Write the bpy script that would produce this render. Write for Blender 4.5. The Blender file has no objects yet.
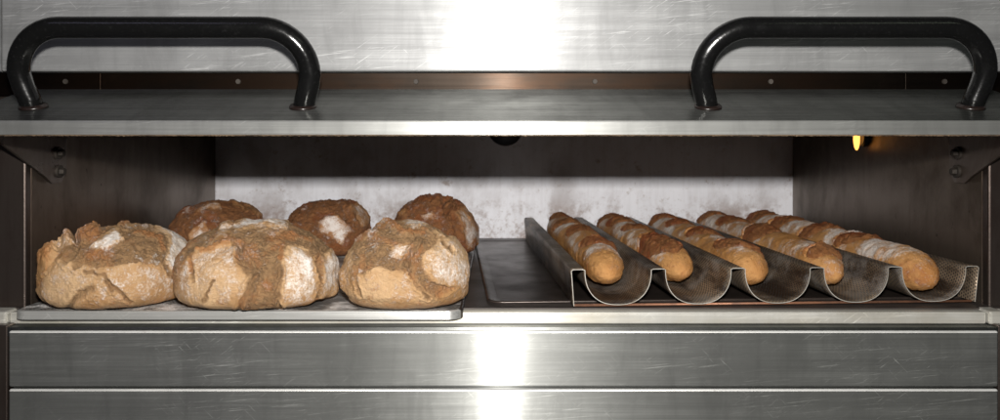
import bpy, bmesh, math, random
import numpy as np
from mathutils import Vector, Matrix
random.seed(4)
C = bpy.context.scene.collection
F, CX, HY, H = 841.0, 497.0, 136.0, 0.264       # lens in photo pixels, principal point, lens height above the oven floor
def P(px, py, Y):
    return Vector(((px-CX)/F*Y, Y, H-(py-HY)/F*Y))

# ------------------------------------------------------------------ node helpers
class NT:
    def __init__(s, name):
        s.m = bpy.data.materials.new(name); s.m.use_nodes = True
        s.t = s.m.node_tree; s.t.nodes.clear()
        s.out = s.t.nodes.new('ShaderNodeOutputMaterial')
    def put(s, sock, v):
        if v is None: return
        if isinstance(v, bpy.types.NodeSocket): s.t.links.new(v, sock)
        elif isinstance(v, (tuple, list)) and len(v) == 3 and sock.type == 'RGBA': sock.default_value = (*v, 1)
        else: sock.default_value = v
    def n(s, typ, props=None, **ins):
        nd = s.t.nodes.new(typ)
        for k, v in (props or {}).items(): setattr(nd, k, v)
        for k, v in ins.items():
            key = int(k[1:]) if k[0] == 'i' and k[1:].isdigit() else k.replace('_', ' ')
            s.put(nd.inputs[key], v)
        return nd
    def math(s, op, a, b=None, c=None, clamp=False):
        nd = s.t.nodes.new('ShaderNodeMath'); nd.operation = op; nd.use_clamp = clamp
        for i, v in enumerate((a, b, c)): s.put(nd.inputs[i], v)
        return nd.outputs[0]
    def mix(s, f, a, b):
        nd = s.t.nodes.new('ShaderNodeMix'); nd.data_type = 'RGBA'
        s.put(nd.inputs[0], f); s.put(nd.inputs[6], a); s.put(nd.inputs[7], b)
        return nd.outputs[2]
    def ramp(s, v, lo, hi, a=0.0, b=1.0):
        nd = s.t.nodes.new('ShaderNodeMapRange'); nd.clamp = True; nd.interpolation_type = 'SMOOTHSTEP'
        for i, x in enumerate((v, lo, hi, a, b)): s.put(nd.inputs[i], x)
        return nd.outputs[0]
    def coord(s, scale=(1, 1, 1), rot=(0, 0, 0), loc=(0, 0, 0), which='Object'):
        tc = s.t.nodes.new('ShaderNodeTexCoord')
        mp = s.t.nodes.new('ShaderNodeMapping')
        mp.inputs['Scale'].default_value = scale; mp.inputs['Rotation'].default_value = rot; mp.inputs['Location'].default_value = loc
        s.t.links.new(tc.outputs[which], mp.inputs[0])
        return mp.outputs[0]
    def turned(s, scale, rot, loc=(0, 0, 0)):               # turn first, then stretch, so that strokes run aslant
        tc = s.t.nodes.new('ShaderNodeTexCoord')
        a = s.t.nodes.new('ShaderNodeMapping'); a.inputs['Rotation'].default_value = rot
        b = s.t.nodes.new('ShaderNodeMapping'); b.inputs['Scale'].default_value = scale; b.inputs['Location'].default_value = loc
        s.t.links.new(tc.outputs['Object'], a.inputs[0]); s.t.links.new(a.outputs[0], b.inputs[0])
        return b.outputs[0]
    def noise(s, vec, scale, detail=4, rough=.55, dist=0):
        return s.n('ShaderNodeTexNoise', Vector=vec, Scale=scale, Detail=detail, Roughness=rough, Distortion=dist).outputs[0]
    def bump(s, h, strength, dist, normal=None):
        return s.n('ShaderNodeBump', Height=h, Strength=strength, Distance=dist, Normal=normal).outputs[0]
    def done(s, surf):
        s.t.links.new(surf, s.out.inputs[0]); return s.m

def steel(name, col=(.62, .62, .6), r1=.3, an=.97, r2=.5, mixf=.4, scratch=.5, smudge=.5, grain=1.0, stain=None, stain_amt=0, diffuse=.0, grime=0, c2=1.0, an2=.3):
    """horizontally brushed stainless steel: grain runs along X, so highlights stretch across it"""
    s = NT(name)
    g1 = s.noise(s.coord((3, 400, 400)), 1.0, 3, .6)
    g2 = s.noise(s.coord((14, 1500, 1500)), 1.0, 2, .6)
    gr = s.math('ADD', g1, g2)
    def arcs(scale, loc, dist, w):
        v = s.noise(s.coord((1, 1, 1), (.3, .5, .2), loc), scale, 1, .4, dist)
        return s.ramp(s.math('ABSOLUTE', s.math('SUBTRACT', v, .5)), 0, w, 1, 0)
    sc = s.math('MAXIMUM', arcs(23, (3, 1, 2), .5, .0016), arcs(41, (7, 5, 1), .25, .0022))
    gate = s.ramp(s.noise(s.coord((9, 9, 9), (0, 0, 0), (4, 2, 8)), 1, 3), .5, .62)
    sc = s.math('MULTIPLY', s.math('MULTIPLY', sc, gate), scratch)
    # long straight rubbing marks along the grain
    rub = s.ramp(s.noise(s.coord((5, 160, 160), (.0, .02, .0)), 1.0, 4, .7), .56, .7)
    blot = s.noise(s.coord((6, 9, 9)), 1.0, 6, .62, .4)
    patch = s.ramp(blot, .35, .68)
    c = s.mix(s.math('MULTIPLY', patch, smudge*.55), col, tuple(x*.55 for x in col))
    c = s.mix(s.math('MULTIPLY', rub, .3), c, tuple(min(1, x*1.3) for x in col))
    brush = s.math('ADD', s.noise(s.coord((1.2, 70, 70), (0, 0, 0), (3, 8, 4)), 1, 4, .7), s.math('MULTIPLY', s.noise(s.coord((5, 420, 420)), 1, 2, .6), .6))
    c = s.mix(s.ramp(brush, .55, 1.05), tuple(x*.68 for x in col), c)
    smear = s.ramp(s.noise(s.coord((26, 4, 5), (0, 0, 0), (2, 5, 1)), 1, 5, .65, .5), .42, .68)   # wiped with a cloth
    c = s.mix(s.math('MULTIPLY', smear, .36*smudge), c, tuple(x*.45 for x in col))
    t1 = s.ramp(s.noise(s.turned((24, 400, 520), (.0, .6, .0)), 1.0, 3, .7), .61, .72)
    t2 = s.ramp(s.noise(s.turned((24, 420, 520), (.0, -.8, .0), (5, 2, 3)), 1.0, 3, .7), .63, .74)
    t3 = s.ramp(s.noise(s.turned((12, 300, 480), (.0, .10, .0), (2, 7, 5)), 1.0, 4, .7), .58, .7)
    zone = s.ramp(s.noise(s.coord((7, 10, 10), (0, 0, 0), (8, 3, 3)), 1, 4, .6), .36, .62)
    tick = s.math('MULTIPLY', zone, s.math('MAXIMUM', t1, s.math('MAXIMUM', t2, t3)), clamp=True)
    c = s.mix(s.math('MULTIPLY', tick, 1.1*scratch), c, tuple(min(1, x*1.4) for x in col))
    dull = s.math('MULTIPLY', s.math('SUBTRACT', 1, zone), s.ramp(rub, 0, 1, .5, 1))
    c = s.mix(s.math('MULTIPLY', dull, .34*smudge), c, tuple(x*.5 for x in col))
    diffuse = s.math('ADD', diffuse, s.math('MULTIPLY', tick, .35*scratch))
    if stain:
        st = s.ramp(s.noise(s.coord((5, 14, 14), (0, 0, 0), (9, 9, 9)), 1, 5, .65), .35, .65)
        c = s.mix(s.math('MULTIPLY', st, stain_amt), c, stain)
    if grime:
        gm = s.ramp(s.noise(s.coord((40, 70, 70)), 1, 6, .7), .6, .74)
        c = s.mix(s.math('MULTIPLY', gm, grime), c, (.05, .045, .04))
    rr = s.math('ADD', s.math('MULTIPLY', zone, .05*smudge), s.math('ADD', r1, s.math('MULTIPLY', s.math('SUBTRACT', gr, 1), .16*grain)))
    h = s.math('MULTIPLY', gr, .5*grain)
    nb = s.bump(h, .12, .0006)
    nb2 = s.bump(s.noise(s.coord((3, 8, 8)), 1.0, 2), .25, .004, nb)     # sheet metal is never quite flat
    T = s.n('ShaderNodeCombineXYZ', X=1.0, Y=.0, Z=.0).outputs[0]
    a = s.n('ShaderNodeBsdfAnisotropic', {'distribution': 'GGX'}, Color=c, Roughness=rr, Anisotropy=an, Normal=nb2, Tangent=T).outputs[0]
    b = s.n('ShaderNodeBsdfAnisotropic', Color=s.mix(1-c2, c, (0, 0, 0)), Roughness=r2, Anisotropy=an2, Normal=nb, Tangent=T).outputs[0]
    m = s.n('ShaderNodeMixShader', i0=mixf, i1=a, i2=b).outputs[0]
    m = s.n('ShaderNodeMixShader', i0=s.math('ADD', diffuse, s.math('MULTIPLY', sc, .22)), i1=m, i2=s.n('ShaderNodeBsdfDiffuse', Color=c).outputs[0]).outputs[0]
    return s.done(m)

M = {}
M['hood'] = steel('steel_hood', (.55, .555, .555), .345, .60, .58, .80, .5, .9, .5, diffuse=.28, c2=.48)
M['lip'] = steel('steel_folded_edge_lit', (.64, .645, .62), .34, .6, .55, .6, .25, 1.0, .5, diffuse=.15, c2=.45)  # lit copy of the door steel, for its upright near edge
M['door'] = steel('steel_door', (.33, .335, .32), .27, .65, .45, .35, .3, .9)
M['front'] = steel('steel_front', (.56, .57, .545), .265, .83, .46, .80, .4, 1.0, .35, diffuse=.135, c2=.36, an2=.5)
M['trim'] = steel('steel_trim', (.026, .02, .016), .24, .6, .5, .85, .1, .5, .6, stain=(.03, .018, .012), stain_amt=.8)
M['sill'] = steel('steel_sill', (.68, .67, .62), .33, .6, .55, .4, .5, .6, diffuse=.5, stain=(.35, .30, .2), stain_amt=.4)
M['tray_lip_lit'] = steel('steel_tray_lip_lit', (.5, .5, .48), .36, .5, .5, .4, .4, .2, diffuse=.42)

def grimy(name, col, dark, rough, spots, metal=.6, sc=1.0, amt=.8, soot=None):
    s = NT(name)
    big = s.noise(s.coord((7*sc, 7*sc, 5*sc)), 1, 7, .62, .3)
    fine = s.noise(s.coord((60*sc, 60*sc, 60*sc)), 1, 5, .7)
    vert = s.noise(s.coord((55*sc, 55*sc, 4*sc)), 1, 4, .6)
    c = s.mix(s.math('MULTIPLY', s.ramp(big, .42, .7), amt), col, dark)
    c = s.mix(s.math('MULTIPLY', s.ramp(vert, .45, .7), .3*amt), c, dark)
    c = s.mix(s.math('MULTIPLY', s.ramp(fine, .62, .76), amt), c, spots)
    if soot:
        tc = s.n('ShaderNodeTexCoord'); z = s.n('ShaderNodeSeparateXYZ', i0=tc.outputs['Object']).outputs[2]
        low = s.ramp(z, soot+.03, soot+.13, 1, 0)
        k = s.math('MULTIPLY', low, s.ramp(s.math('ADD', s.math('MULTIPLY', fine, .5), s.math('MULTIPLY', big, .6)), .48, .68))
        c = s.mix(s.math('MULTIPLY', k, .75), c, (.20, .105, .06))
        sp2 = s.ramp(s.noise(s.coord((26, 26, 30), (0, 0, 0), (5, 1, 3)), 1, 6, .75), .58, .72)
        c = s.mix(s.math('MULTIPLY', sp2, .7), c, (.26, .18, .13))
    r = s.math('ADD', rough, s.math('MULTIPLY', s.math('SUBTRACT', big, .5), .4))
    nb = s.bump(fine, .25, .001)
    p = s.n('ShaderNodeBsdfPrincipled', Base_Color=c, Roughness=r, Metallic=metal, Normal=nb).outputs[0]
    return s.done(p)
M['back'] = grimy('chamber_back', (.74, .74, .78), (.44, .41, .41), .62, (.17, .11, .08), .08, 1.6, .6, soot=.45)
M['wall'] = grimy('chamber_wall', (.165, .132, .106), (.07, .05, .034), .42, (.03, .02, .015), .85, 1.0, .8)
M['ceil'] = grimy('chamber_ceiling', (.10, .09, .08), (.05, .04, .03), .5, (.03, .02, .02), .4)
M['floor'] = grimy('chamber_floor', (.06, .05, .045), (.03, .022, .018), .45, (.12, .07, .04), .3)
M['sheet'] = grimy('sheet_metal_black', (.055, .042, .036), (.022, .017, .014), .34, (.09, .05, .035), .5, 1.4)
M['jamb'] = grimy('jamb_steel', (.10, .08, .07), (.045, .03, .025), .33, (.04, .03, .02), .85)
M['gasket'] = grimy('gasket_crumbs', (.085, .055, .03), (.025, .017, .01), .9, (.25, .17, .09), 0, 4)
M['rust'] = grimy('rusty_bar', (.30, .14, .08), (.08, .05, .04), .5, (.75, .5, .4), .5, 3)
M['bracket'] = grimy('bracket_steel', (.20, .17, .15), (.09, .06, .04), .3, (.05, .03, .02), .9)
M['bolt'] = grimy('bolt_steel', (.55, .5, .45), (.25, .17, .1), .3, (.1, .06, .04), .95)
M['screw'] = grimy('screw_steel', (.045, .038, .032), (.02, .016, .013), .6, (.05, .03, .02), .6)
M['dark'] = grimy('dark_opening', (.02, .022, .03), (.01, .01, .012), .5, (.02, .02, .02), .1)
M['edge_glint'] = grimy('edge_glint_steel', (.6, .6, .58), (.38, .38, .36), .42, (.2, .19, .17), .35, 1, .6)
M['cutedge'] = grimy('cut_edge_metal', (.46, .44, .40), (.25, .22, .18), .4, (.12, .09, .06), .4, 4, .9)

def black_paint():
    s = NT('handle_black_enamel')
    n1 = s.noise(s.coord((1, 1, 1)), 45, 3); n2 = s.noise(s.coord((1, 1, 1)), 260, 4, .6)
    c = s.mix(s.ramp(n2, .55, .75), (.0035, .0035, .0035), (.009, .009, .009))
    nb = s.bump(s.math('ADD', n1, s.math('MULTIPLY', n2, .25)), .2, .002)
    return s.done(s.n('ShaderNodeBsdfPrincipled', Base_Color=c, Roughness=s.ramp(n1, .3, .8, .14, .26), Normal=nb, Specular_IOR_Level=.4).outputs[0])
M['handle'] = black_paint()
def simple(name, c, r, m=0, e=None, es=0):
    s = NT(name)
    n1 = s.noise(s.coord((1, 1, 1)), 90, 4)
    cc = s.mix(n1, tuple(x*.7 for x in c), tuple(min(1, x*1.25) for x in c))
    p = s.n('ShaderNodeBsdfPrincipled', Base_Color=cc, Roughness=r, Metallic=m, Normal=s.bump(n1, .2, .001))
    if e: s.put(p.inputs['Emission Color'], e); p.inputs['Emission Strength'].default_value = es
    return s.done(p.outputs[0])
M['washer'] = simple('red_brown_sealant', (.010, .006, .005), .3)
M['bulb'] = simple('glowing_bulb', (.9, .4, .1), .3, 0, (1.0, .41, .08), 2.8)

def perforated(name, metal, dark, pitch, hole, flour=0, which='UV', rough=.4, stain=None, stain_amt=0, metallic=.75, ss=(11, 11, 14)):
    s = NT(name)
    v = s.coord((1/pitch, 1/pitch, 1), (0, 0, 0), (0, 0, 0), which)
    sp = s.n('ShaderNodeSeparateXYZ', i0=v)
    y = s.math('FRACT', sp.outputs[1]); row = s.math('FLOOR', sp.outputs[1])
    x = s.math('FRACT', s.math('ADD', sp.outputs[0], s.math('MULTIPLY', row, .5)))
    dx = s.math('SUBTRACT', x, .5); dy = s.math('SUBTRACT', y, .5)
    d = s.math('SQRT', s.math('ADD', s.math('MULTIPLY', dx, dx), s.math('MULTIPLY', dy, dy)))
    hm = s.ramp(d, hole, hole+.14, 1, 0)
    blot = s.noise(s.coord((6, 6, 6)), 1, 6, .65, .3)
    fine = s.noise(s.coord((50, 50, 50)), 1, 5, .7)
    c = s.mix(s.ramp(blot, .36, .64), metal, tuple(k*.4 for k in metal))
    if stain: c = s.mix(s.math('MULTIPLY', s.ramp(s.noise(s.coord(ss, (0, 0, 0), (3, 3, 3)), 1, 6, .65), .42, .62), stain_amt), c, stain)
    c = s.mix(hm, c, dark)
    m = s.math('SUBTRACT', 1, hm)
    if flour:
        fl = s.math('MULTIPLY', s.ramp(s.noise(s.coord((13, 13, 13), (0, 0, 0), (1, 6, 2)), 1, 5, .6), .44, .6), s.ramp(fine, .34, .58))
        fl = s.math('MULTIPLY', fl, flour)
        c = s.mix(fl, c, (.78, .76, .74)); m = s.math('MULTIPLY', m, s.math('SUBTRACT', 1, fl))
    nb = s.bump(s.math('SUBTRACT', s.math('MULTIPLY', fine, .4), hm), .5, .001)
    return s.done(s.n('ShaderNodeBsdfPrincipled', Base_Color=c, Roughness=s.math('ADD', rough, s.math('MULTIPLY', hm, .4)), Metallic=s.math('MULTIPLY', m, metallic), Normal=nb).outputs[0])
M['tray'] = perforated('perforated_tray_steel', (.5, .49, .47), (.02, .018, .016), .0055, .25, 1.0, 'Object', .38)
M['trough'] = perforated('perforated_trough_metal', (.40, .30, .205), (.015, .01, .007), .0055, .25, .12, 'UV', .38, (.045, .026, .015), 1.0, .62, (22, 3.5, 22))

def crust_mat(name, tan, burst, toast, flourcol=(.86, .83, .79)):
    s = NT(name)
    at = s.n('ShaderNodeAttribute', {'attribute_name': 'crust'})
    sp = s.n('ShaderNodeSeparateColor', i0=at.outputs[0])
    plate, flour, tst = sp.outputs[0], sp.outputs[1], sp.outputs[2]
    v = s.coord()
    big = s.noise(v, 17, 5, .6, .3); mid = s.noise(v, 75, 6, .65, .4); fin = s.noise(v, 330, 5, .7)
    speck = s.noise(v, 900, 3, .7)
    ct = s.mix(s.ramp(big, .36, .66), tan, tuple(a*b for a, b in zip(tan, (.74, .62, .46))))
    ct = s.mix(s.ramp(mid, .52, .66, 0, .65), ct, tuple(a*b for a, b in zip(tan, (.55, .42, .3))))
    ct = s.mix(s.ramp(speck, .58, .74, 0, .55), ct, (.09, .045, .02))
    cb = s.mix(s.ramp(mid, .38, .62), burst, tuple(a*b for a, b in zip(burst, (.6, .58, .56))))
    cb = s.mix(s.ramp(big, .5, .68, 0, .7), cb, toast)
    cb = s.mix(s.ramp(fin, .58, .72, 0, .6), cb, tuple(min(1, a*1.5) for a in burst))
    pl = s.ramp(s.math('ADD', plate, s.math('MULTIPLY', s.math('SUBTRACT', mid, .5), .9)), .22, .78)
    c = s.mix(pl, cb, ct)
    c = s.mix(s.ramp(s.math('ADD', tst, s.math('MULTIPLY', s.math('SUBTRACT', mid, .5), .9)), .35, 1.0, 0, .9), c, toast)
    # flour: dusty, worn through in fine cracks and flecks
    fn = s.math('ADD', s.math('MULTIPLY', mid, .5), s.math('ADD', s.math('MULTIPLY', fin, .45), s.math('MULTIPLY', big, .35)))
    fl = s.ramp(s.math('ADD', flour, s.math('MULTIPLY', s.math('SUBTRACT', fn, .65), 3.6)), .22, 1.30, 0, .86)
    fl = s.math('MULTIPLY', fl, s.ramp(flour, .03, .12))
    c = s.mix(fl, c, flourcol)
    h = s.math('ADD', s.math('MULTIPLY', mid, s.ramp(plate, 0, 1, .45, .12)), s.math('ADD', s.math('MULTIPLY', fin, s.ramp(plate, 0, 1, 1.6, .5)), s.math('MULTIPLY', speck, .4)))
    nb = s.bump(h, .95, .004)
    r = s.mix(fl, s.mix(pl, (.55,)*3, (.48,)*3), (.9,)*3)
    p = s.n('ShaderNodeBsdfPrincipled', Base_Color=c, Roughness=r, Normal=nb)
    p.inputs['Specular IOR Level'].default_value = .35
    return s.done(p.outputs[0])
M['crust'] = crust_mat('loaf_crust', (.50, .325, .175), (.34, .205, .10), (.36, .15, .05), (.88, .85, .81))
M['crust_dark'] = crust_mat('loaf_crust_dark', (.42, .215, .09), (.29, .125, .048), (.26, .08, .024), (.84, .78, .73))
M['baguette'] = crust_mat('baguette_crust', (.50, .255, .09), (.29, .12, .04), (.235, .06, .015), (.80, .75, .70))

# ------------------------------------------------------------------ mesh helpers
def link(name, me, mats, parent=None, smooth=True):
    o = bpy.data.objects.new(name, me); C.objects.link(o)
    for m in (mats if isinstance(mats, (list, tuple)) else [mats]): me.materials.append(m)
    if smooth: me.polygons.foreach_set('use_smooth', [True]*len(me.polygons))
    if parent: o.parent = parent
    return o
def wpos(o):
    v = Vector((0, 0, 0))
    while o: v += o.location; o = o.parent
    return v
def obj(name, bm, mats, parent=None, smooth=False, local=False):
    """bm holds world coordinates; shift to the (unrotated) parent's frame"""
    if parent and not local: bmesh.ops.translate(bm, verts=bm.verts, vec=-wpos(parent))
    bmesh.ops.recalc_face_normals(bm, faces=bm.faces)
    me = bpy.data.meshes.new(name); bm.to_mesh(me); bm.free()
    return link(name, me, mats, parent, smooth)
def box(bm, x0, x1, y0, y1, z0, z1, bev=0, seg=2, mat=None):
    r = bmesh.ops.create_cube(bm, size=1)
    m = Matrix.Translation(((x0+x1)/2, (y0+y1)/2, (z0+z1)/2)) @ Matrix.Diagonal((x1-x0, y1-y0, z1-z0, 1))
    if mat: m = mat @ m
    bmesh.ops.transform(bm, matrix=m, verts=r['verts'])
    if bev:
        es = list({e for v in r['verts'] for e in v.link_edges})
        bmesh.ops.bevel(bm, geom=es, offset=bev, segments=seg, profile=.5, affect='EDGES')
def prism(bm, pts, axis_vec):
    vs = [bm.verts.new(p) for p in pts]; f = bm.faces.new(vs)
    r = bmesh.ops.extrude_face_region(bm, geom=[f])
    bmesh.ops.translate(bm, verts=[v for v in r['geom'] if isinstance(v, bmesh.types.BMVert)], vec=axis_vec)
def cyl(bm, p0, p1, r0, r1=None, seg=24, bev=0):
    p0, p1 = Vector(p0), Vector(p1); d = p1-p0
    m = Matrix.Translation((p0+p1)/2) @ d.to_track_quat('Z', 'Y').to_matrix().to_4x4()
    r = bmesh.ops.create_cone(bm, cap_ends=True, segments=seg, radius1=r0, radius2=r0 if r1 is None else r1, depth=d.length, matrix=m)
    if bev:
        es = [e for e in {e for v in r['verts'] for e in v.link_edges} if len(e.link_faces) == 2 and any(len(f.verts) > 4 for f in e.link_faces)]
        bmesh.ops.bevel(bm, geom=es, offset=bev, segments=2, affect='EDGES')
def tube(bm, pts, rad, seg=24):
    pts = [Vector(p) for p in pts]; rings = []
    up = None
    for i, p in enumerate(pts):
        t = (pts[min(i+1, len(pts)-1)]-pts[max(i-1, 0)]).normalized()
        if up is None: up = t.orthogonal().normalized()
        up = (up - t*up.dot(t)).normalized(); w = t.cross(up)
        r = rad[i] if isinstance(rad, list) else rad
        rings.append([bm.verts.new(p+(up*math.cos(a)+w*math.sin(a))*r) for a in [2*math.pi*k/seg for k in range(seg)]])
    for a, b in zip(rings, rings[1:]):
        for k in range(seg): bm.faces.new((a[k], a[(k+1) % seg], b[(k+1) % seg], b[k]))
    bm.faces.new(rings[0][::-1]); bm.faces.new(rings[-1])
def thing(name, label, cat, loc, group=None, rz=0):
    o = bpy.data.objects.new(name, None); C.objects.link(o); o.empty_display_size = .05
    o.location = loc; o.rotation_euler = (0, 0, rz); o['label'] = label; o['category'] = cat
    if group: o['group'] = group
    return o
def tag(o, label, cat, group=None):
    o['label'] = label; o['category'] = cat
    if group: o['group'] = group
B = bmesh.new

# ------------------------------------------------------------------ the oven
oven = thing('deck_oven', 'stainless steel bakery deck oven with its flap door swung open above the bread', 'oven', (0, 1.7, -.45))
XL, XR, YB = -.728, .764, 2.175
# hood panel above the door
bm = B(); box(bm, -.7448, .90, 1.262, 1.30, .361, .80, .0035, 3)
obj('hood_panel', bm, M['hood'], oven)
bm = B(); box(bm, -.92, -.7478, 1.264, 1.30, .361, .80, .003, 2)
obj('side_panel', bm, M['hood'], oven)
# dark recess strip with screws behind the door's hinge line
segs = [(-.9, (100.5-CX)/F*1.292), ((101.5-CX)/F*1.292, (904.5-CX)/F*1.292), ((905.5-CX)/F*1.292, .9)]
for a, b in segs:
    bm = B(); box(bm, a, b, 1.292, 1.302, .326, .3605, .0004)
    strip = obj('trim_strip', bm, M['trim'], oven)
    for px in (65, 238, 416, 595, 771, 945):
        x = (px-CX)/F*1.29
        if a < x < b:
            bm = B(); z = P(px, 81.5, 1.29).z
            cyl(bm, (x, 1.2925, z), (x, 1.2895, z), .0042, .0036, 20, .0006)
            box(bm, x-.0026, x+.0026, 1.2888, 1.2899, z-.0005, z+.0005)
            obj('screw', bm, M['screw'], strip)
# the chamber
bm = B(); box(bm, XL-.012, XR+.012, YB, YB+.02, -.012, .352); obj('back_wall', bm, M['back'], oven)
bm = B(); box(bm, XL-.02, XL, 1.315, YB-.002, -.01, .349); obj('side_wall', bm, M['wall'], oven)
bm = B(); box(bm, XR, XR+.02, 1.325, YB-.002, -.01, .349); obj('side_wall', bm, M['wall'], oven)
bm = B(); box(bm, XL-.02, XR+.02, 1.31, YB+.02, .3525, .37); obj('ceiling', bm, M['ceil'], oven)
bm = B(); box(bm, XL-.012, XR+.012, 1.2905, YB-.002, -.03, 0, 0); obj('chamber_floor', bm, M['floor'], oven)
for x0, x1, y in ((-.93, XL-.0005, 1.3), (XR+.0005, .93, 1.308)):
    bm = B(); box(bm, x0, x1, y, y+.02, -.0195, .3255, .003); obj('jamb', bm, M['jamb'], oven)
# outer carcass, behind the front
bm = B()
box(bm, -.93, -.90, 1.305, 2.35, -.45, .80); box(bm, .90, .93, 1.305, 2.35, -.45, .80)
box(bm, -.93, .93, 2.352, 2.37, -.45, .80); box(bm, -.93, .93, 1.305, 2.37, .801, .82)
obj('carcass', bm, M['jamb'], oven)
# sill and front panels below the opening
bm = B(); box(bm, -.735, .738, 1.268, 1.2895, -.0195, -.0015, .0025, 3)
obj('threshold', bm, M['sill'], oven)
bm = B(); box(bm, .7395, .764, 1.262, 1.299, -.0195, .0005, .004, 3); obj('corner_block', bm, M['sill'], oven)
bm = B(); box(bm, .766, .80, 1.258, 1.299, -.0195, -.001, .004, 3); obj('corner_block', bm, M['sill'], oven)
bm = B()
box(bm, -.79, -.7365, 1.262, 1.299, -.0195, .0, .004, 3)
obj('corner_block', bm, M['sill'], oven)
bm = B(); box(bm, -.9, .9, 1.25, 1.31, -.034, -.0205, .001); obj('ledge', bm, M['door'], oven)
YP = 1.245
def paint_edge_glint(o):                                             # flash glint along the folded upper edge, put into its colour
    o.data.materials.append(M['edge_glint'])
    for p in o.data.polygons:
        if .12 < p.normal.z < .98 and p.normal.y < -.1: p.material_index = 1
def zf(py, Y=YP): return H-(py-HY)/F*Y
x0, x1 = (8.5-CX)/F*YP, (998.5-CX)/F*YP
bm = B(); box(bm, x0, x1, YP, YP+.02, zf(387), zf(331), .0028, 3); paint_edge_glint(obj('front_panel', bm, M['front'], oven))
bm = B(); box(bm, x0, x1, YP, YP+.02, zf(520), zf(389.3), .0028, 3); paint_edge_glint(obj('front_panel', bm, M['front'], oven))
bm = B(); box(bm, -.9, x0-.004, YP+.004, YP+.03, zf(520), zf(326), .002); obj('edge_post', bm, M['jamb'], oven)
bm = B(); box(bm, x1+.002, .9, YP+.004, YP+.03, zf(520), zf(326), .002)
obj('edge_post', bm, M['jamb'], oven)
bm = B(); box(bm, -.9, .9, 1.272, 1.29, -.45, -.036); obj('inner_frame', bm, M['dark'], oven)
# dark vent plug high on the back wall
bm = B()
bmesh.ops.create_uvsphere(bm, u_segments=32, v_segments=16, radius=.046, matrix=Matrix.Translation((.022, YB-.001, .284)) @ Matrix.Diagonal((1, .35, 1, 1)))
obj('vent_plug', bm, M['dark'], oven, True)
# oven lamp in the right-hand wall
c = P(866, 137, 1.74); c.x = XR
bm = B(); cyl(bm, (XR-.0005, c.y, c.z), (XR-.012, c.y, c.z), .021, .019, 36, .002)
lamp = obj('lamp_socket', bm, M['dark'], oven, False)
bm = B()
bmesh.ops.create_uvsphere(bm, u_segments=24, v_segments=16, radius=.5, matrix=Matrix.Translation((XR-.020, c.y, c.z-.002)) @ Matrix.Diagonal((.012, .017, .051, 1)))
obj('bulb', bm, M['bulb'], lamp, True)

# ---- the door: hinged at its far edge, swung up, outer face on top
TH = math.radians(15)
E0 = Vector((0, 1.1, H-(120.5-HY)/F*1.1))                   # near top edge
ud = Vector((0, math.cos(TH), math.sin(TH))); nd = Vector((0, -math.sin(TH), math.cos(TH)))
DM = Matrix(((1, 0, 0, 0), (0, ud.y, nd.y, E0.y), (0, ud.z, nd.z, E0.z), (0, 0, 0, 1)))
def D(x, s, n): return DM @ Vector((x, s, n))
bm = B()
prof = []                                                   # folded sheet: near lip hangs straight down, then the thick slab
lipz = H-(134.6-HY)/F*1.1-E0.z
r = .0035
for k in range(7):
    a = math.radians(90+TH*57.3*0+ (90-0)*k/6)
    prof.append(Vector((0, 1.1+r+math.cos(a)*r, E0.z-r+math.sin(a)*r+.0005)))
prof = prof[::1]
pts = [D(0, .213, 0), D(0, r*1.2, 0)] + prof[1:] + [Vector((0, 1.1, E0.z+lipz)), Vector((0, 1.103, E0.z+lipz-.0005)), Vector((0, 1.106, E0.z+lipz+.002)), D(0, .012, -.020), D(0, .206, -.022)]
vsL = [Vector((-.722, p.y, p.z)) for p in pts]
prism(bm, vsL, Vector((1.444+.036, 0, 0)))
door = obj('door', bm, M['door'], oven)
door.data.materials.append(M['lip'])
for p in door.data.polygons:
    if p.normal.y < -.5: p.material_index = 1               # the folded near edge, coloured lighter for the light it catches
# crumbs and fibre gasket along the underside of the lip
bm = B(); rng = random.Random(9)
N = 700; rows = []
for i in range(N+1):
    x = -.718+1.472*i/N
    h = .0014+.0007*rng.random()+(.0012*rng.random() if rng.random() < .06 else 0)
    z = E0.z+lipz
    rows.append([bm.verts.new(q) for q in ((x, 1.1022-.001*rng.random(), z+.0006), (x, 1.1024-.0012*rng.random(), z-h), (x, 1.112, z-h*.7), (x, 1.113, z+.004))])
for a, b in zip(rows, rows[1:]):
    for k in range(3): bm.faces.new((a[k], b[k], b[k+1], a[k+1]))
obj('gasket', bm, M['gasket'], door)
# handles
def handle(pa, pb):
    s0 = .073
    base = D(0, s0, 0)
    xa, xb = (pa-CX)/F*base.y, (pb-CX)/F*base.y
    R, Ht, splay = .064, .112, .013
    path = [(xa, -.004)]
    xl, xr = xa-splay, xb+splay
    path += [(xa-splay*.3, .012), (xa-splay*.72, .03)]
    for k in range(0, 13):
        a = math.pi-k/12*math.pi/2; path.append((xl+R+math.cos(a)*R, Ht-R+math.sin(a)*R))
    for k in range(1, 6): path.append((xl+R+(xr-xl-2*R)*k/6, Ht))
    for k in range(0, 13):
        a = math.pi/2-k/12*math.pi/2; path.append((xr-R+math.cos(a)*R, Ht-R+math.sin(a)*R))
    path += [(xb+splay*.72, .03), (xb+splay*.3, .012), (xb, -.004)]
    bm = B(); tube(bm, [D(x, s0, n) for x, n in path], .0148, 32)
    o = obj('handle', bm, M['handle'], door, True)
    for x in (xa, xb):
        bm = B(); cyl(bm, D(x, s0, -.001), D(x, s0, .005), .0192, .0182, 32, .0015)
        obj('flange', bm, M['washer'], door, True)
handle(33.5, 303); handle(708, 970.5)
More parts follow.
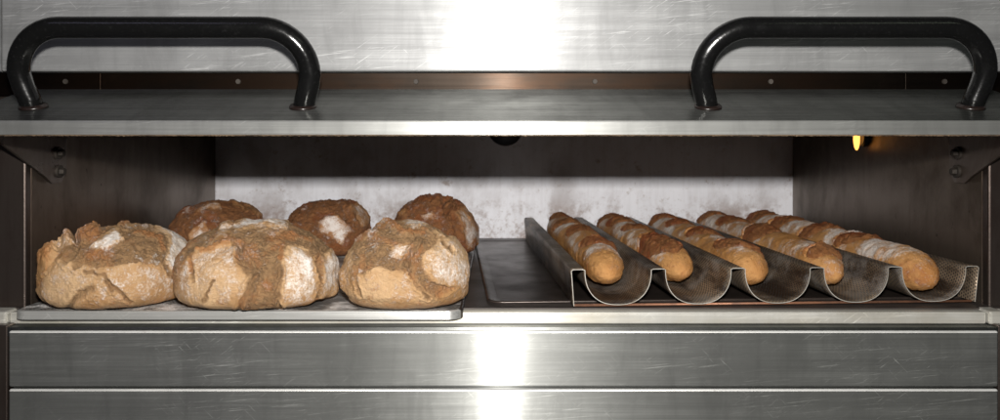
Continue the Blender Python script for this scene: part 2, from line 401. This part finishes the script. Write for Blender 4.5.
# hinge arms beneath the door, close to the side walls
for sgn, X in ((1, XL+.009), (-1, XR-.009)):
    bm = B()
    tri = [(1.17, .275), (1.405, .315), (1.40, .205), (1.385, .188), (1.355, .188), (1.335, .20)]
    prism(bm, [Vector((X-.002, y, z)) for y, z in tri], Vector((.004, 0, 0)))
    obj('hinge_bracket', bm, M['bracket'], door)
    for y, z in ((1.375, .206), (1.372, .236)):
        bm = B(); cyl(bm, (X, y, z), (X+sgn*.006, y, z), .0105, .0105, 20); cyl(bm, (X+sgn*.005, y, z), (X+sgn*.013, y, z), .0068, .0058, 6)
        obj('hinge_bolt', bm, M['screw'], door)

# ------------------------------------------------------------------ trays
def baking_tray():
    x0, x1, y0, y1, zt = (10.5-CX)/F*1.243, (462.5-CX)/F*1.243, 1.243, 2.05, .0055
    t = thing('baking_tray', 'shallow perforated steel tray dusted with flour, under the six round loaves', 'tray', ((x0+x1)/2, (y0+y1)/2, 0))
    def loop(inset, z, zfront):
        R = .022; out = []
        for cx, cy, a0 in ((x1-R, y1-R, 0), (x0+R, y1-R, 90), (x0+R, y0+R, 180), (x1-R, y0+R, 270)):
            for k in range(13):
                a = math.radians(a0+90*k/12); x, y = cx+math.cos(a)*(R-inset), cy+math.sin(a)*(R-inset)
                f = max(0, min(1, (y0+.026-y)/.006))
                out.append((x, y, z*(1-f)+zfront*f))
        return out
    lv = [(.005, zt, zt), (.0022, zt-.0003, zt-.0002), (.0006, zt-.0016, zt-.0010), (.0002, .0022, zt-.0026), (0, .0006, -.0075), (.003, .0006, -.0082)]
    bm = B(); loops = [[bm.verts.new(p) for p in loop(*l)] for l in lv]
    n = len(loops[0])
    for a, b in zip(loops, loops[1:]):
        for k in range(n):
            bm.faces.new((a[k], a[(k+1) % n], b[(k+1) % n], b[k]))
            for e in b[k].link_edges:
                if e.other_vert(b[k]) in (b[(k+1) % n], b[k-1]): e.smooth = False
    for f in bm.faces: f.material_index = 0 if f.calc_center_median().y < y0+.012 else 1  # flash on the front lip painted by lighter steel, other sides dark
    obj('rim', bm, [M['tray_lip_lit'], M['sheet']], t, True)
    bm = B(); vs = [bm.verts.new(p) for p in loop(.005, zt, zt)]; f = bm.faces.new(vs)
    r = bmesh.ops.extrude_face_region(bm, geom=[f]); bmesh.ops.translate(bm, verts=[v for v in r['geom'] if isinstance(v, bmesh.types.BMVert)], vec=(0, 0, -.002))
    obj('perforated_base', bm, M['tray'], t)
    return zt
ZT = baking_tray()

ROT = math.radians(3.1)
TRAY = (.413, 1.714)
def sheet():
    W, L = .79, .78
    t = thing('baking_sheet', 'flat black greasy baking sheet lying under the ribbed baguette tray', 'baking sheet', (.362, 1.735, .0), rz=ROT)
    bm = B(); box(bm, -W/2+.014, W/2-.014, -L/2+.014, L/2-.014, .0004, .0011)
    obj('base', bm, M['sheet'], t, local=True)
    bm = B(); R = .02
    def loop(off, z):
        out = []
        for cx, cy, a0 in ((W/2-R, L/2-R, 0), (-W/2+R, L/2-R, 90), (-W/2+R, -L/2+R, 180), (W/2-R, -L/2+R, 270)):
            for k in range(7):
                a = math.radians(a0+15*k); out.append((cx+math.cos(a)*(R+off), cy+math.sin(a)*(R+off), z))
        return out
    lv = [(-.0145, .0012), (-.010, .0016), (-.004, .0036), (0, .0042), (.003, .0034), (.0035, .0018), (.0025, .0005)]
    loops = [[bm.verts.new(p) for p in loop(*l)] for l in lv]; n = len(loops[0])
    for a, b in zip(loops, loops[1:]):
        for k in range(n): bm.faces.new((a[k], a[(k+1) % n], b[(k+1) % n], b[k]))
    obj('raised_rim', bm, M['sheet'], t, True, local=True)
sheet()

TW, TL, FL, ND = .645, .822, .021, 5
TZ0, TZ1 = .0056, .0600
HWID = (TW-6*FL)/10
def trough_profile():
    pts = [(-TW/2+.004, TZ0-.002), (-TW/2, TZ1-.003), (-TW/2+.003, TZ1)]
    for k in range(ND):
        xs = -TW/2+FL+k*(2*HWID+FL); cx = xs+HWID
        pts.append((xs-.003, TZ1))
        n = 2.35
        for j in range(0, 33):
            a = math.pi*j/32
            ca, sa = math.cos(a), math.sin(a)
            x = -math.copysign(abs(ca)**(2/n), ca)*(HWID-.001); z = -(abs(sa)**(2/n))*(TZ1-TZ0-.0016)
            pts.append((cx+x, TZ1-.0016+z))
        pts.append((xs+2*HWID+.003, TZ1))
    pts += [(TW/2-.003, TZ1), (TW/2, TZ1-.003), (TW/2-.006, TZ0-.002)]
    return pts
def baguette_tray():
    t = thing('baguette_tray', 'perforated metal baguette tray with five deep rounded troughs', 'tray', (*TRAY, .0), rz=ROT)
    prof = trough_profile(); n = len(prof); NY = 40
    arc = [0]
    for a, b in zip(prof, prof[1:]): arc.append(arc[-1]+math.dist(a, b))
    nor = []
    for i in range(n):
        a, b = prof[max(0, i-1)], prof[min(n-1, i+1)]; dx, dz = b[0]-a[0], b[1]-a[1]; l = math.hypot(dx, dz) or 1
        nor.append((dz/l, -dx/l))
    th = .0011
    bm = B(); uv = bm.loops.layers.uv.new('UVMap')
    rng = random.Random(2)
    top, bot = [], []
    for j in range(NY+1):
        y = -TL/2+TL*j/NY
        sag = .0012*math.sin(j*.5)
        top.append([bm.verts.new((x, y, z)) for x, z in prof])
        bot.append([bm.verts.new((x+nx*th, y, z+nz*th)) for (x, z), (nx, nz) in zip(prof, nor)])
    def face(vs, uvs, mi=0):
        f = bm.faces.new(vs); f.material_index = mi; f.smooth = mi == 0
        for l, u in zip(f.loops, uvs): l[uv].uv = u
    for j in range(NY):
        ya, yb = TL*j/NY, TL*(j+1)/NY
        for i in range(n-1):
            u = ((arc[i], ya), (arc[i+1], ya), (arc[i+1], yb), (arc[i], yb))
            face((top[j][i], top[j][i+1], top[j+1][i+1], top[j+1][i]), u)
            face((bot[j][i+1], bot[j][i], bot[j+1][i], bot[j+1][i+1]), (u[1], u[0], u[3], u[2]))
    z = ((0, 0),)*4
    for i in range(n-1):
        face((bot[0][i], bot[0][i+1], top[0][i+1], top[0][i]), z, 1)
        face((top[NY][i], top[NY][i+1], bot[NY][i+1], bot[NY][i]), z, 1)
    for e in (0, n-1):
        for j in range(NY): face((top[j][e], top[j+1][e], bot[j+1][e], bot[j][e]), z, 1)
    me = bpy.data.meshes.new('trough_sheet'); bm.to_mesh(me); bm.free()
    o = bpy.data.objects.new('trough_sheet', me); C.objects.link(o); o.parent = t
    me.materials.append(M['trough']); me.materials.append(M['cutedge'])
    for y in (-TL/2+.008, TL/2-.008):
        bm = B(); tube(bm, [(-TW/2+.006, y, .0034), (TW/2-.008, y, .0034)], .0021, 12)
        obj('base_bar', bm, M['rust'], t, True, local=True)
    return t
baguette_tray()

# ------------------------------------------------------------------ numpy noise
def vnoise(p, seed):
    i = np.floor(p).astype(np.int64); f = p-i; u = f*f*f*(f*(f*6-15)+10)
    def h(ix, iy, iz):
        n = (ix*374761393+iy*668265263+iz*2147483647+seed*974711) & 0xffffffff
        n = ((n ^ (n >> 13))*1274126177) & 0xffffffff
        n = ((n ^ (n >> 16))*2246822519) & 0xffffffff
        return ((n ^ (n >> 15)) & 0xffff)/65535.0
    r = 0
    for a in (0, 1):
        for b in (0, 1):
            for c in (0, 1):
                w = (u[:, 0] if a else 1-u[:, 0])*(u[:, 1] if b else 1-u[:, 1])*(u[:, 2] if c else 1-u[:, 2])
                r = r+w*h(i[:, 0]+a, i[:, 1]+b, i[:, 2]+c)
    return r*2-1
def fbm(p, f, seed, o=4, g=.5):
    r = 0; a = 1; t = 0
    for k in range(o):
        r = r+a*vnoise(p*f, seed+k*17); t += a; a *= g; f *= 2.03
    return r/t
def sstep(x, a, b):
    t = np.clip((x-a)/(b-a), 0, 1); return t*t*(3-2*t)
def seg_d(P2, a, b):
    a, b = np.array(a, float), np.array(b, float); d = b-a
    t = np.clip(((P2-a)@d)/max(d@d, 1e-9), 0, 1)
    return np.linalg.norm(P2-(a+t[:, None]*d), axis=1)
def poly_sd(P2, poly):                                      # > 0 inside
    d = np.full(len(P2), 1e9); ins = np.zeros(len(P2), bool)
    for k in range(len(poly)):
        a, b = poly[k], poly[(k+1) % len(poly)]
        d = np.minimum(d, seg_d(P2, a, b))
        c = ((a[1] > P2[:, 1]) != (b[1] > P2[:, 1]))
        with np.errstate(divide='ignore', invalid='ignore'):
            xi = (b[0]-a[0])*(P2[:, 1]-a[1])/((b[1]-a[1]) or 1e-9)+a[0]
        ins ^= c & (P2[:, 0] < xi)
    return np.where(ins, d, -d)
def line_d(P2, pl):
    d = np.full(len(P2), 1e9)
    for a, b in zip(pl, pl[1:]): d = np.minimum(d, seg_d(P2, a, b))
    return d
_ico = {}
def ico(n):
    if n not in _ico:
        bm = B(); bmesh.ops.create_icosphere(bm, subdivisions=n, radius=1); me = bpy.data.meshes.new('ico'); bm.to_mesh(me); bm.free()
        v = np.empty(len(me.vertices)*3); me.vertices.foreach_get('co', v)
        fc = np.empty(len(me.loops), np.int32); me.loops.foreach_get('vertex_index', fc)
        bpy.data.meshes.remove(me); _ico[n] = (v.reshape(-1, 3), fc.reshape(-1, 3))
    return _ico[n]
def mesh_np(name, v, faces, masks):
    me = bpy.data.meshes.new(name)
    k = faces.shape[1]
    me.vertices.add(len(v)); me.vertices.foreach_set('co', v.astype(np.float32).ravel())
    me.loops.add(faces.size); me.loops.foreach_set('vertex_index', faces.astype(np.int32).ravel())
    me.polygons.add(len(faces)); me.polygons.foreach_set('loop_start', np.arange(0, faces.size, k, dtype=np.int32))
    me.update(calc_edges=True); me.validate()
    ca = me.color_attributes.new('crust', 'FLOAT_COLOR', 'POINT')
    col = np.ones((len(v), 4), np.float32); col[:, :3] = np.clip(masks, 0, 1); ca.data.foreach_set('color', col.ravel())
    return me

# ------------------------------------------------------------------ round loaves
def loaf(label, cen, W, Dp, Hh, plates, cracks, ears, seed, mat, rough=1.0, sub=8, group='crusty round loaves on the perforated tray', tilt=0.0):
    """cen: (x, y) of the base.  plates: (outline, flour, lift, toast) ; cracks: (line, width, depth) ; ears: (line, width, height)
    outlines are read off the photo and fall on the dome; each gives raised crust, a torn gap or a curled ear in real relief"""
    dirs, faces = ico(sub)
    x, y, z = dirs.T
    rho = (np.abs(x)**2.3+np.abs(y)**2.3)**(1/2.3)
    m = np.where(z > 0, 2.05, 4.0)
    s = (rho**m+np.abs(z)**m)**(-1/m)
    zc = .40*Hh
    v = np.stack([x*s*W/2, y*s*Dp/2, np.where(z > 0, z*s*(Hh-zc), z*s*zc)], 1)
    v[:, 2] += zc + tilt*v[:, 0]*np.clip(v[:, 2]/Hh, 0, 1)
    wp = v+np.array([cen[0], cen[1], ZT])
    nrm = np.stack([x*s/(W/2)**.6, y*s/(Dp/2)**.6, z*s/(Hh/2)**.6], 1); nrm /= np.linalg.norm(nrm, axis=1)[:, None]
    px = CX+F*wp[:, 0]/wp[:, 1]; py = HY+F*(H-wp[:, 2])/wp[:, 1]
    P2 = np.stack([px, py], 1)
    wob = np.stack([fbm(v, 60, seed, 4), fbm(v, 60, seed+5, 4)], 1)
    P2 = P2+wob*3.2+np.stack([fbm(v, 210, seed+21, 2), fbm(v, 210, seed+22, 2)], 1)*1.5
    disp = .006*fbm(v, 9, seed+1, 3)
    plate = np.zeros(len(v)); flour = np.zeros(len(v)); toast = np.zeros(len(v)); lift = np.zeros(len(v))
    for poly, fl, lf, to in plates:
        sd = poly_sd(P2, poly)
        sd0 = sd; sd = sd+3.0*fbm(v, 33, seed+17, 3); mk = sstep(sd, -2.2, 3.4)
        plate = np.maximum(plate, mk)
        edge = np.exp(-((sd-1.6)/2.6)**2)*(sd > -1.5)
        flour = np.maximum(flour, sstep(sd+5*fbm(v, 50, seed+18, 4), -4, 6)*fl*(.82+.5*sstep(sd, 1, 10))*(1-.25*edge))
        lift = np.maximum(lift, mk*(.0025+lf*np.exp(-np.clip(sd, 0, 99)/5.0)))
        toast = np.maximum(toast, mk*to+edge*.5*(1-fl*.6)*mk*sstep(fbm(v, 40, seed+15, 2), -.1, .4))
    b = 1-plate; earz = np.zeros(len(v))
    lump = np.abs(fbm(v, 42, seed+2, 5, .6))
    disp += .0007*fbm(v, 240, seed+14, 2)+lift*(.15+1.1*sstep(fbm(v, 24, seed+3, 2), -.3, .45)) + b*rough*(-.0014+.0042*(lump-.18)+.0014*fbm(v*np.array([1, 1, .5]), 55, seed+13, 3)+.0018*(np.abs(fbm(v, 95, seed+16, 3))-.15)+.0022*fbm(v, 230, seed+4, 3)) + plate*(.0009*fbm(v, 70, seed+8, 4)+.0009*np.abs(fbm(v, 22, seed+12, 3)))
    toast = np.maximum(toast, b*sstep(fbm(v, 22, seed+6, 3), 0, .5)*.75)
    # pin-sharp little creases all over the skin
    cre = np.abs(fbm(v*np.array([1, 1, 1.3]), 24, seed+9, 3)); disp -= .0016*np.exp(-(cre/.018)**2)*sstep(fbm(v, 14, seed+10, 2), -.1, .3)
    for ln, w, dp in cracks:
        d = line_d(P2, ln)
        disp -= dp*np.exp(-(d/w)**2); disp += dp*.45*np.exp(-((d-w*2.1)/w)**2)
        k = np.exp(-(d/(w*1.25))**2); plate *= 1-.95*k; flour *= 1-.9*k
    for ln, w, hh in ears:
        d = line_d(P2, ln); k = np.exp(-(d/w)**4)
        earz += hh*k*(.85+.42*fbm(v, 90, seed+7, 3)); toast = np.maximum(toast, .8*k); flour *= 1-.85*k
    # flour dusts the upper faces a little everywhere
    flour = np.maximum(flour, (.2+.2*plate)*sstep(nrm[:, 2]+.3*plate, .05, .8)*sstep(fbm(v, 20, seed+11, 3), -.1, .35))
    flour = np.maximum(flour, b*(.10+.42*sstep(lump, .16, .42)*sstep(fbm(v, 18, seed+19, 2), -.2, .3)))   # flour caught on the high ridges
    base = sstep(v[:, 2]+.012*fbm(v, 30, seed+20, 3), .042, .004); toast = np.maximum(toast, .62*base); flour *= 1-.75*base   # browner under-crust, also painting in shading towards the bottom
    low = sstep(v[:, 2], .0, .02)
    v = v+nrm*((disp+earz*.25)*(.25+.75*low))[:, None]; v[:, 2] += earz*.85
    v[:, 2] = np.maximum(v[:, 2], .0006)
    me = mesh_np('round_loaf', v, faces, np.stack([plate, flour, toast], 1))
    o = link('round_loaf', me, mat); o.location = (cen[0], cen[1], ZT)
    tag(o, label, 'loaf', group)
    return o
def X(px, Y): return (px-CX)/F*Y

L1 = loaf('front round loaf with torn brown ears sticking up, beside the left oven wall', (X(120, 1.318), 1.318), .205, .222, .120,
  [([(38, 316), (40, 287), (50, 270), (58, 258), (77, 264), (97, 267), (120, 264), (143, 261), (163, 266), (177, 280), (176, 297), (172, 316)], .30, .003, .0),
   ([(88, 245), (117, 227), (124, 241), (97, 254)], 1.0, .004, 0),
   ([(130, 216), (163, 218), (183, 233), (196, 253), (190, 287), (179, 300), (178, 280), (165, 264), (167, 240), (153, 227)], .95, .005, 0),
   ([(40, 287), (42, 262), (52, 236), (70, 234), (76, 242), (68, 253), (57, 264)], .1, .004, .35)],
  [([(66, 310), (78, 296), (90, 289)], 3.2, .004), ([(104, 283), (120, 293), (131, 303)], 1.8, .004), ([(73, 268), (97, 255), (118, 259)], 2.0, .004), ([(112, 292), (104, 275), (84, 272)], 1.6, .003), ([(165, 262), (176, 280)], 1.5, .004), ([(72, 236), (78, 246), (66, 262)], 2.6, .009)],
  [([(48, 262), (54, 244), (60, 240), (67, 240)], 5.2, .0145), ([(80, 241), (86, 235), (96, 234)], 4.6, .0135), ([(120, 226), (128, 221)], 3, .006), ([(135, 232), (160, 238), (164, 250)], 3, .004)], 11, M['crust'], tilt=.10)
L2 = loaf('largest front round loaf, split down the middle with a white floured right side', (X(257, 1.318), 1.318), .243, .226, .121,
  [([(170, 303), (178, 273), (195, 251), (213, 244), (233, 239), (236, 257), (243, 270), (256, 281), (246, 297), (243, 316), (180, 316)], .34, .004, 0),
   ([(286, 241), (303, 246), (316, 259), (319, 280), (314, 300), (300, 316), (279, 316), (277, 283), (278, 267), (282, 253)], .52, .004, 0),
   ([(323, 254), (341, 240), (341, 277), (331, 293), (319, 302), (321, 267)], .6, .005, .1),
   ([(232, 227), (258, 214), (287, 222), (289, 232), (263, 231), (235, 232)], 1.0, .005, 0),
   ([(204, 245), (232, 220), (238, 223), (213, 245)], .6, .006, 0)],
  [([(257, 276), (246, 292), (239, 308)], 2.2, .006), ([(279, 270), (279, 300), (281, 310)], 1.5, .005), ([(238, 243), (240, 258), (250, 268)], 2.4, .007), ([(192, 258), (192, 280)], 1.8, .003), ([(319, 258), (322, 280)], 1.5, .004), ([(213, 281), (205, 300)], 1.4, .002)],
  [([(283, 243), (280, 262)], 2.2, .005), ([(232, 240), (212, 248), (198, 252)], 2.5, .005), ([(292, 234), (312, 241)], 3, .004)], 23, M['crust'])
L3 = loaf('front round loaf with domed top at the right-hand end of the perforated tray', (X(405, 1.308), 1.308), .194, .205, .124,
  [([(346, 310), (350, 290), (357, 274), (380, 266), (407, 271), (423, 289), (440, 296), (458, 284), (467, 262), (474, 280), (462, 312)], .22, .0035, 0),
   ([(393, 221), (410, 215), (428, 222), (427, 229), (407, 228)], 1.0, .005, 0),
   ([(368, 226), (395, 212), (399, 217), (380, 228)], .8, .005, 0),
   ([(388, 245), (408, 239), (413, 245), (405, 260), (393, 257)], .62, .003, 0),
   ([(421, 257), (440, 239), (455, 236), (470, 258), (466, 286), (443, 287), (428, 280)], .46, .004, 0),
   ([(426, 231), (440, 233), (458, 250), (454, 252)], .6, .005, 0),
   ([(348, 253), (354, 238), (354, 273), (355, 300), (346, 296), (338, 270)], .3, .004, .1)],
  [([(407, 263), (413, 252), (418, 245)], 2.3, .009), ([(409, 274), (419, 288), (428, 297)], 1.6, .004), ([(357, 250), (356, 275), (360, 295)], 1.6, .004), ([(372, 262), (385, 250)], 1.6, .004), ([(440, 238), (452, 254)], 1.3, .003)],
  [([(385, 222), (393, 225), (404, 232), (425, 232)], 3, .005), ([(419, 258), (421, 246)], 2, .004), ([(356, 240), (368, 232)], 3, .004)], 37, M['crust'])
L4 = loaf('dark brown back loaf half hidden behind the two left front loaves', (X(218, 1.82), 1.82), .205, .20, .118,
  [([(192, 209), (219, 203), (223, 211), (196, 215)], .85, .005, 0), ([(187, 235), (206, 221), (211, 237), (202, 247), (192, 245)], .8, .005, 0), ([(229, 200), (264, 211), (260, 216), (233, 206)], .6, .004, 0)],
  [([(205, 219), (225, 222)], 2, .004)], [([(178, 215), (188, 208)], 3, .005)], 51, M['crust_dark'], 1.1, 7)
L5 = loaf('middle back loaf, reddish brown with one floured crust patch facing the front', (X(328, 1.85), 1.85), .186, .19, .121,
  [([(316, 220), (339, 215), (350, 229), (343, 246), (320, 234)], .85, .006, 0), ([(347, 208), (360, 202), (374, 222), (362, 226)], .75, .006, .1)],
  [([(343, 206), (350, 220)], 2.2, .007)], [([(350, 203), (362, 203)], 3, .006)], 63, M['crust_dark'], 1.15, 7)
L6 = loaf('right-hand back loaf with a jagged notched dark top, nearest the black baking sheet', (X(434, 1.84), 1.84), .188, .19, .126,
  [([(421, 216), (434, 209), (438, 220), (427, 222)], .8, .005, 0), ([(455, 210), (468, 203), (482, 237), (470, 252), (462, 240)], .65, .006, .1), ([(398, 214), (410, 206), (406, 220)], .4, .004, .1)],
  [([(444, 200), (446, 212)], 3.0, .012), ([(452, 214), (458, 240)], 2, .006)], [([(420, 199), (436, 200)], 4, .005), ([(457, 203), (464, 203)], 3, .007)], 77, M['crust_dark'], 1.25, 7)

# ------------------------------------------------------------------ baguettes
def baguette(label, k, y0, y1, rad, seed, cuts, xoff=0, bend=0.0, endflour=.1, yaw=0.0):
    NL, NR = 340, 110
    L = y1-y0
    t = np.linspace(0, 1, NL); ph = np.linspace(0, 2*np.pi, NR, endpoint=False)
    # slow down near the ends so that they close as rounded tips
    t = .5-.5*np.cos(np.pi*t)*(.35)-.5*(1-2*t)*.65
    T, PH = np.meshgrid(t, ph, indexing='ij')
    yy = (y0+T*L)
    dist = np.minimum(T, 1-T)*L
    endr = rad*2.3
    e = np.clip(dist/endr, 0, 1); taper = np.sqrt(np.clip(1-(1-e)**2.15, 0, 1))
    prof = taper*(.92+.08*np.sin(np.pi*T))
    q = np.stack([np.cos(PH).ravel()*rad, yy.ravel(), np.sin(PH).ravel()*rad], 1)
    up = np.sin(PH).ravel()
    r = (rad*prof).ravel()
    f1 = fbm(q, 14, seed, 3)
    plate = np.ones(r.size); flour = (.58+1.4*fbm(q, 20, seed+9, 4))*sstep(up, -.15, .55); toast = .6*sstep(fbm(q, 16, seed+5, 4), .0, .45)
    disp = .0042*f1+.0016*fbm(q, 80, seed+1, 4)+.0008*fbm(q, 210, seed+13, 2)+.0012*np.abs(fbm(q, 30, seed+8, 3))
    Tf = T.ravel(); xs = np.cos(PH).ravel()*rad
    wob = .010*fbm(q, 40, seed+2, 4)
    rg = random.Random(seed)
    for c, w, sk, d in cuts:                                # slanting slashes that burst open: a bulging torn lens, floured skin between
        w *= rg.uniform(.8, 1.2); off = rg.uniform(-.18, .18); sk += rg.uniform(-.25, .25)
        u = (yy.ravel()-(y0+c*L))-sk*xs+wob
        across = xs/rad-off
        half = w*np.sqrt(np.clip(1-(across/.95)**2, 0, 1))*(up > -.2)
        e = half-np.abs(u)
        inside = sstep(e, -.001, .003)
        plate *= 1-inside
        flour *= 1-.95*inside
        toast = np.maximum(toast, inside*(.45+.6*sstep(u, -w, w*.8))*(.8+.7*fbm(q, 30, seed+6, 3)))
        disp += inside*(.0052*np.sqrt(np.clip(e/np.maximum(w, 1e-4), 0, 1))+.0070*(np.abs(fbm(q, 52, seed+3, 4))-.12)+.0022*fbm(q, 160, seed+12, 3))
        disp -= .0052*np.exp(-(e/.0028)**2)*(half > .001)     # the seam round the tear
        lip = np.exp(-((e+.0035)/.003)**2)*(half > .002); disp += .0042*lip*(u > 0)*(1+.8*fbm(q, 70, seed+7, 3)); toast = np.maximum(toast, .8*lip*(u > 0)); flour *= 1-.5*lip
    front = np.exp(-((Tf*L)/.05)**2)
    flour = flour*(1-front)+endflour*front
    rr = r+disp*np.clip(taper.ravel()*1.3, 0, 1)
    cxk = -TW/2+FL+HWID+k*(2*HWID+FL)+xoff
    cx = cxk+(bend+rad*.09*math.sin(seed*1.7))*np.sin(np.pi*T*(1+.25*math.cos(seed))).ravel()+.0025*vnoise(np.stack([yy.ravel()*6, np.zeros(r.size), np.zeros(r.size)], 1), seed+4)+yaw*(T.ravel()-.5)
    zc = TZ0+.0035+rad*.97
    vx = cx+np.cos(PH).ravel()*rr*1.04; vz = zc+np.sin(PH).ravel()*rr*np.where(up > 0, 1.04, .96)
    vz += -(1-taper.ravel())*rad*.25
    ymid = (y0+y1)/2; xmid = cxk
    v = np.stack([vx-xmid, yy.ravel()-ymid, vz-(TZ0+.003)], 1)
    i, j = np.meshgrid(np.arange(NL-1), np.arange(NR), indexing='ij')
    a = i*NR+j; b = i*NR+(j+1) % NR
    faces = np.stack([a.ravel(), b.ravel(), (b+NR).ravel(), (a+NR).ravel()], 1)[:, ::-1]
    me = mesh_np('baguette', v, faces, np.stack([plate, flour, toast], 1))
    bm = B(); bm.from_mesh(me); bmesh.ops.remove_doubles(bm, verts=bm.verts, dist=1e-5)
    bmesh.ops.recalc_face_normals(bm, faces=bm.faces); bm.to_mesh(me); bm.free()
    o = link('baguette', me, M['baguette'])
    ca, sa = math.cos(ROT), math.sin(ROT)
    o.location = (TRAY[0]+xmid*ca-ymid*sa, TRAY[1]+xmid*sa+ymid*ca, TZ0+.003); o.rotation_euler = (0, 0, ROT)
    tag(o, label, 'baguette', 'baguettes in the ribbed tray')
SK = -.7
baguette('leftmost baguette, golden rounded front end, nearest the black sheet and round loaves', 0, -.326, .375, .0335, 5, [(.21, .030, SK, 0), (.47, .036, SK, 0), (.69, .038, SK, 0), (.89, .04, SK, 0)], .005)
baguette('baguette in the second trough from the left with a long split down its front third', 1, -.305, .380, .0335, 15, [(.19, .080, -.3, 0), (.50, .040, SK, 0), (.72, .036, SK, 0), (.90, .034, SK, 0)], .004)
baguette('baguette in the middle trough, orange toasted front end with a curved split', 2, -.332, .375, .0330, 25, [(.15, .050, -.9, 0), (.41, .052, SK, 0), (.66, .040, SK, 0), (.86, .036, SK, 0)], -.002)
baguette('heavily floured baguette in the fourth trough, with a cracked pale front end', 3, -.345, .380, .0345, 35, [(.07, .020, -.2, 0), (.42, .046, SK, 0), (.70, .046, SK, 0), (.90, .036, SK, 0)], .000, 0, .3)
baguette('rightmost baguette, pale plain front end reaching nearest the trough mouth', 4, -.402, .375, .0360, 45, [(.29, .036, SK, 0), (.48, .036, SK, 0), (.69, .04, SK, 0), (.88, .04, SK, 0)], -.002, 0, .12, -.012)

# ------------------------------------------------------------------ camera, light
cam = bpy.data.cameras.new('camera'); co = bpy.data.objects.new('camera', cam); C.objects.link(co)
co.location = (0, 0, H); co.rotation_euler = (math.pi/2, 0, 0)
cam.sensor_width = 36; cam.lens = 36*F/1000
cam.shift_x = (500-CX)/1000; cam.shift_y = -(210-HY)/1000
cam.clip_start = .02; cam.clip_end = 50
cam.dof.use_dof = True; cam.dof.focus_distance = 1.30; cam.dof.aperture_fstop = 7.0
bpy.context.scene.camera = co
def area(name, loc, target, sx, sy, power, col):
    l = bpy.data.lights.new(name, 'AREA'); l.shape = 'RECTANGLE'; l.size = sx; l.size_y = sy; l.energy = power; l.color = col
    o = bpy.data.objects.new(name, l); C.objects.link(o); o.location = loc
    o.rotation_euler = (Vector(target)-Vector(loc)).to_track_quat('-Z', 'Y').to_euler()
    return o
area('camera_flash', (.012, -.01, H+.125), (.02, 1.4, .12),   .06, .035, 38, (1.0, .97, .93))
area('added_fill_violet', (-1.6, -.9, 2.1), (0, 1.3, .2), 1.2, .25, 2.0, (.74, .70, 1.0))  # unseen lamp, added to tint the steel violet and give it reflections
area('added_fill_green', (1.8, -.9, 2.1), (0, 1.3, .2), 1.2, .25, 1.6, (.88, 1.0, .76))  # its greenish counterpart on the right, likewise added as fill
w = bpy.data.worlds.new('World'); bpy.context.scene.world = w; w.use_nodes = True
bg = w.node_tree.nodes['Background']; bg.inputs[0].default_value = (.9, .92, 1, 1); bg.inputs[1].default_value = .028
sc = bpy.context.scene
sc.view_settings.view_transform = 'Standard'; sc.view_settings.look = 'None'; sc.view_settings.exposure = 0; sc.view_settings.gamma = 1
sc.cycles.max_bounces = 8
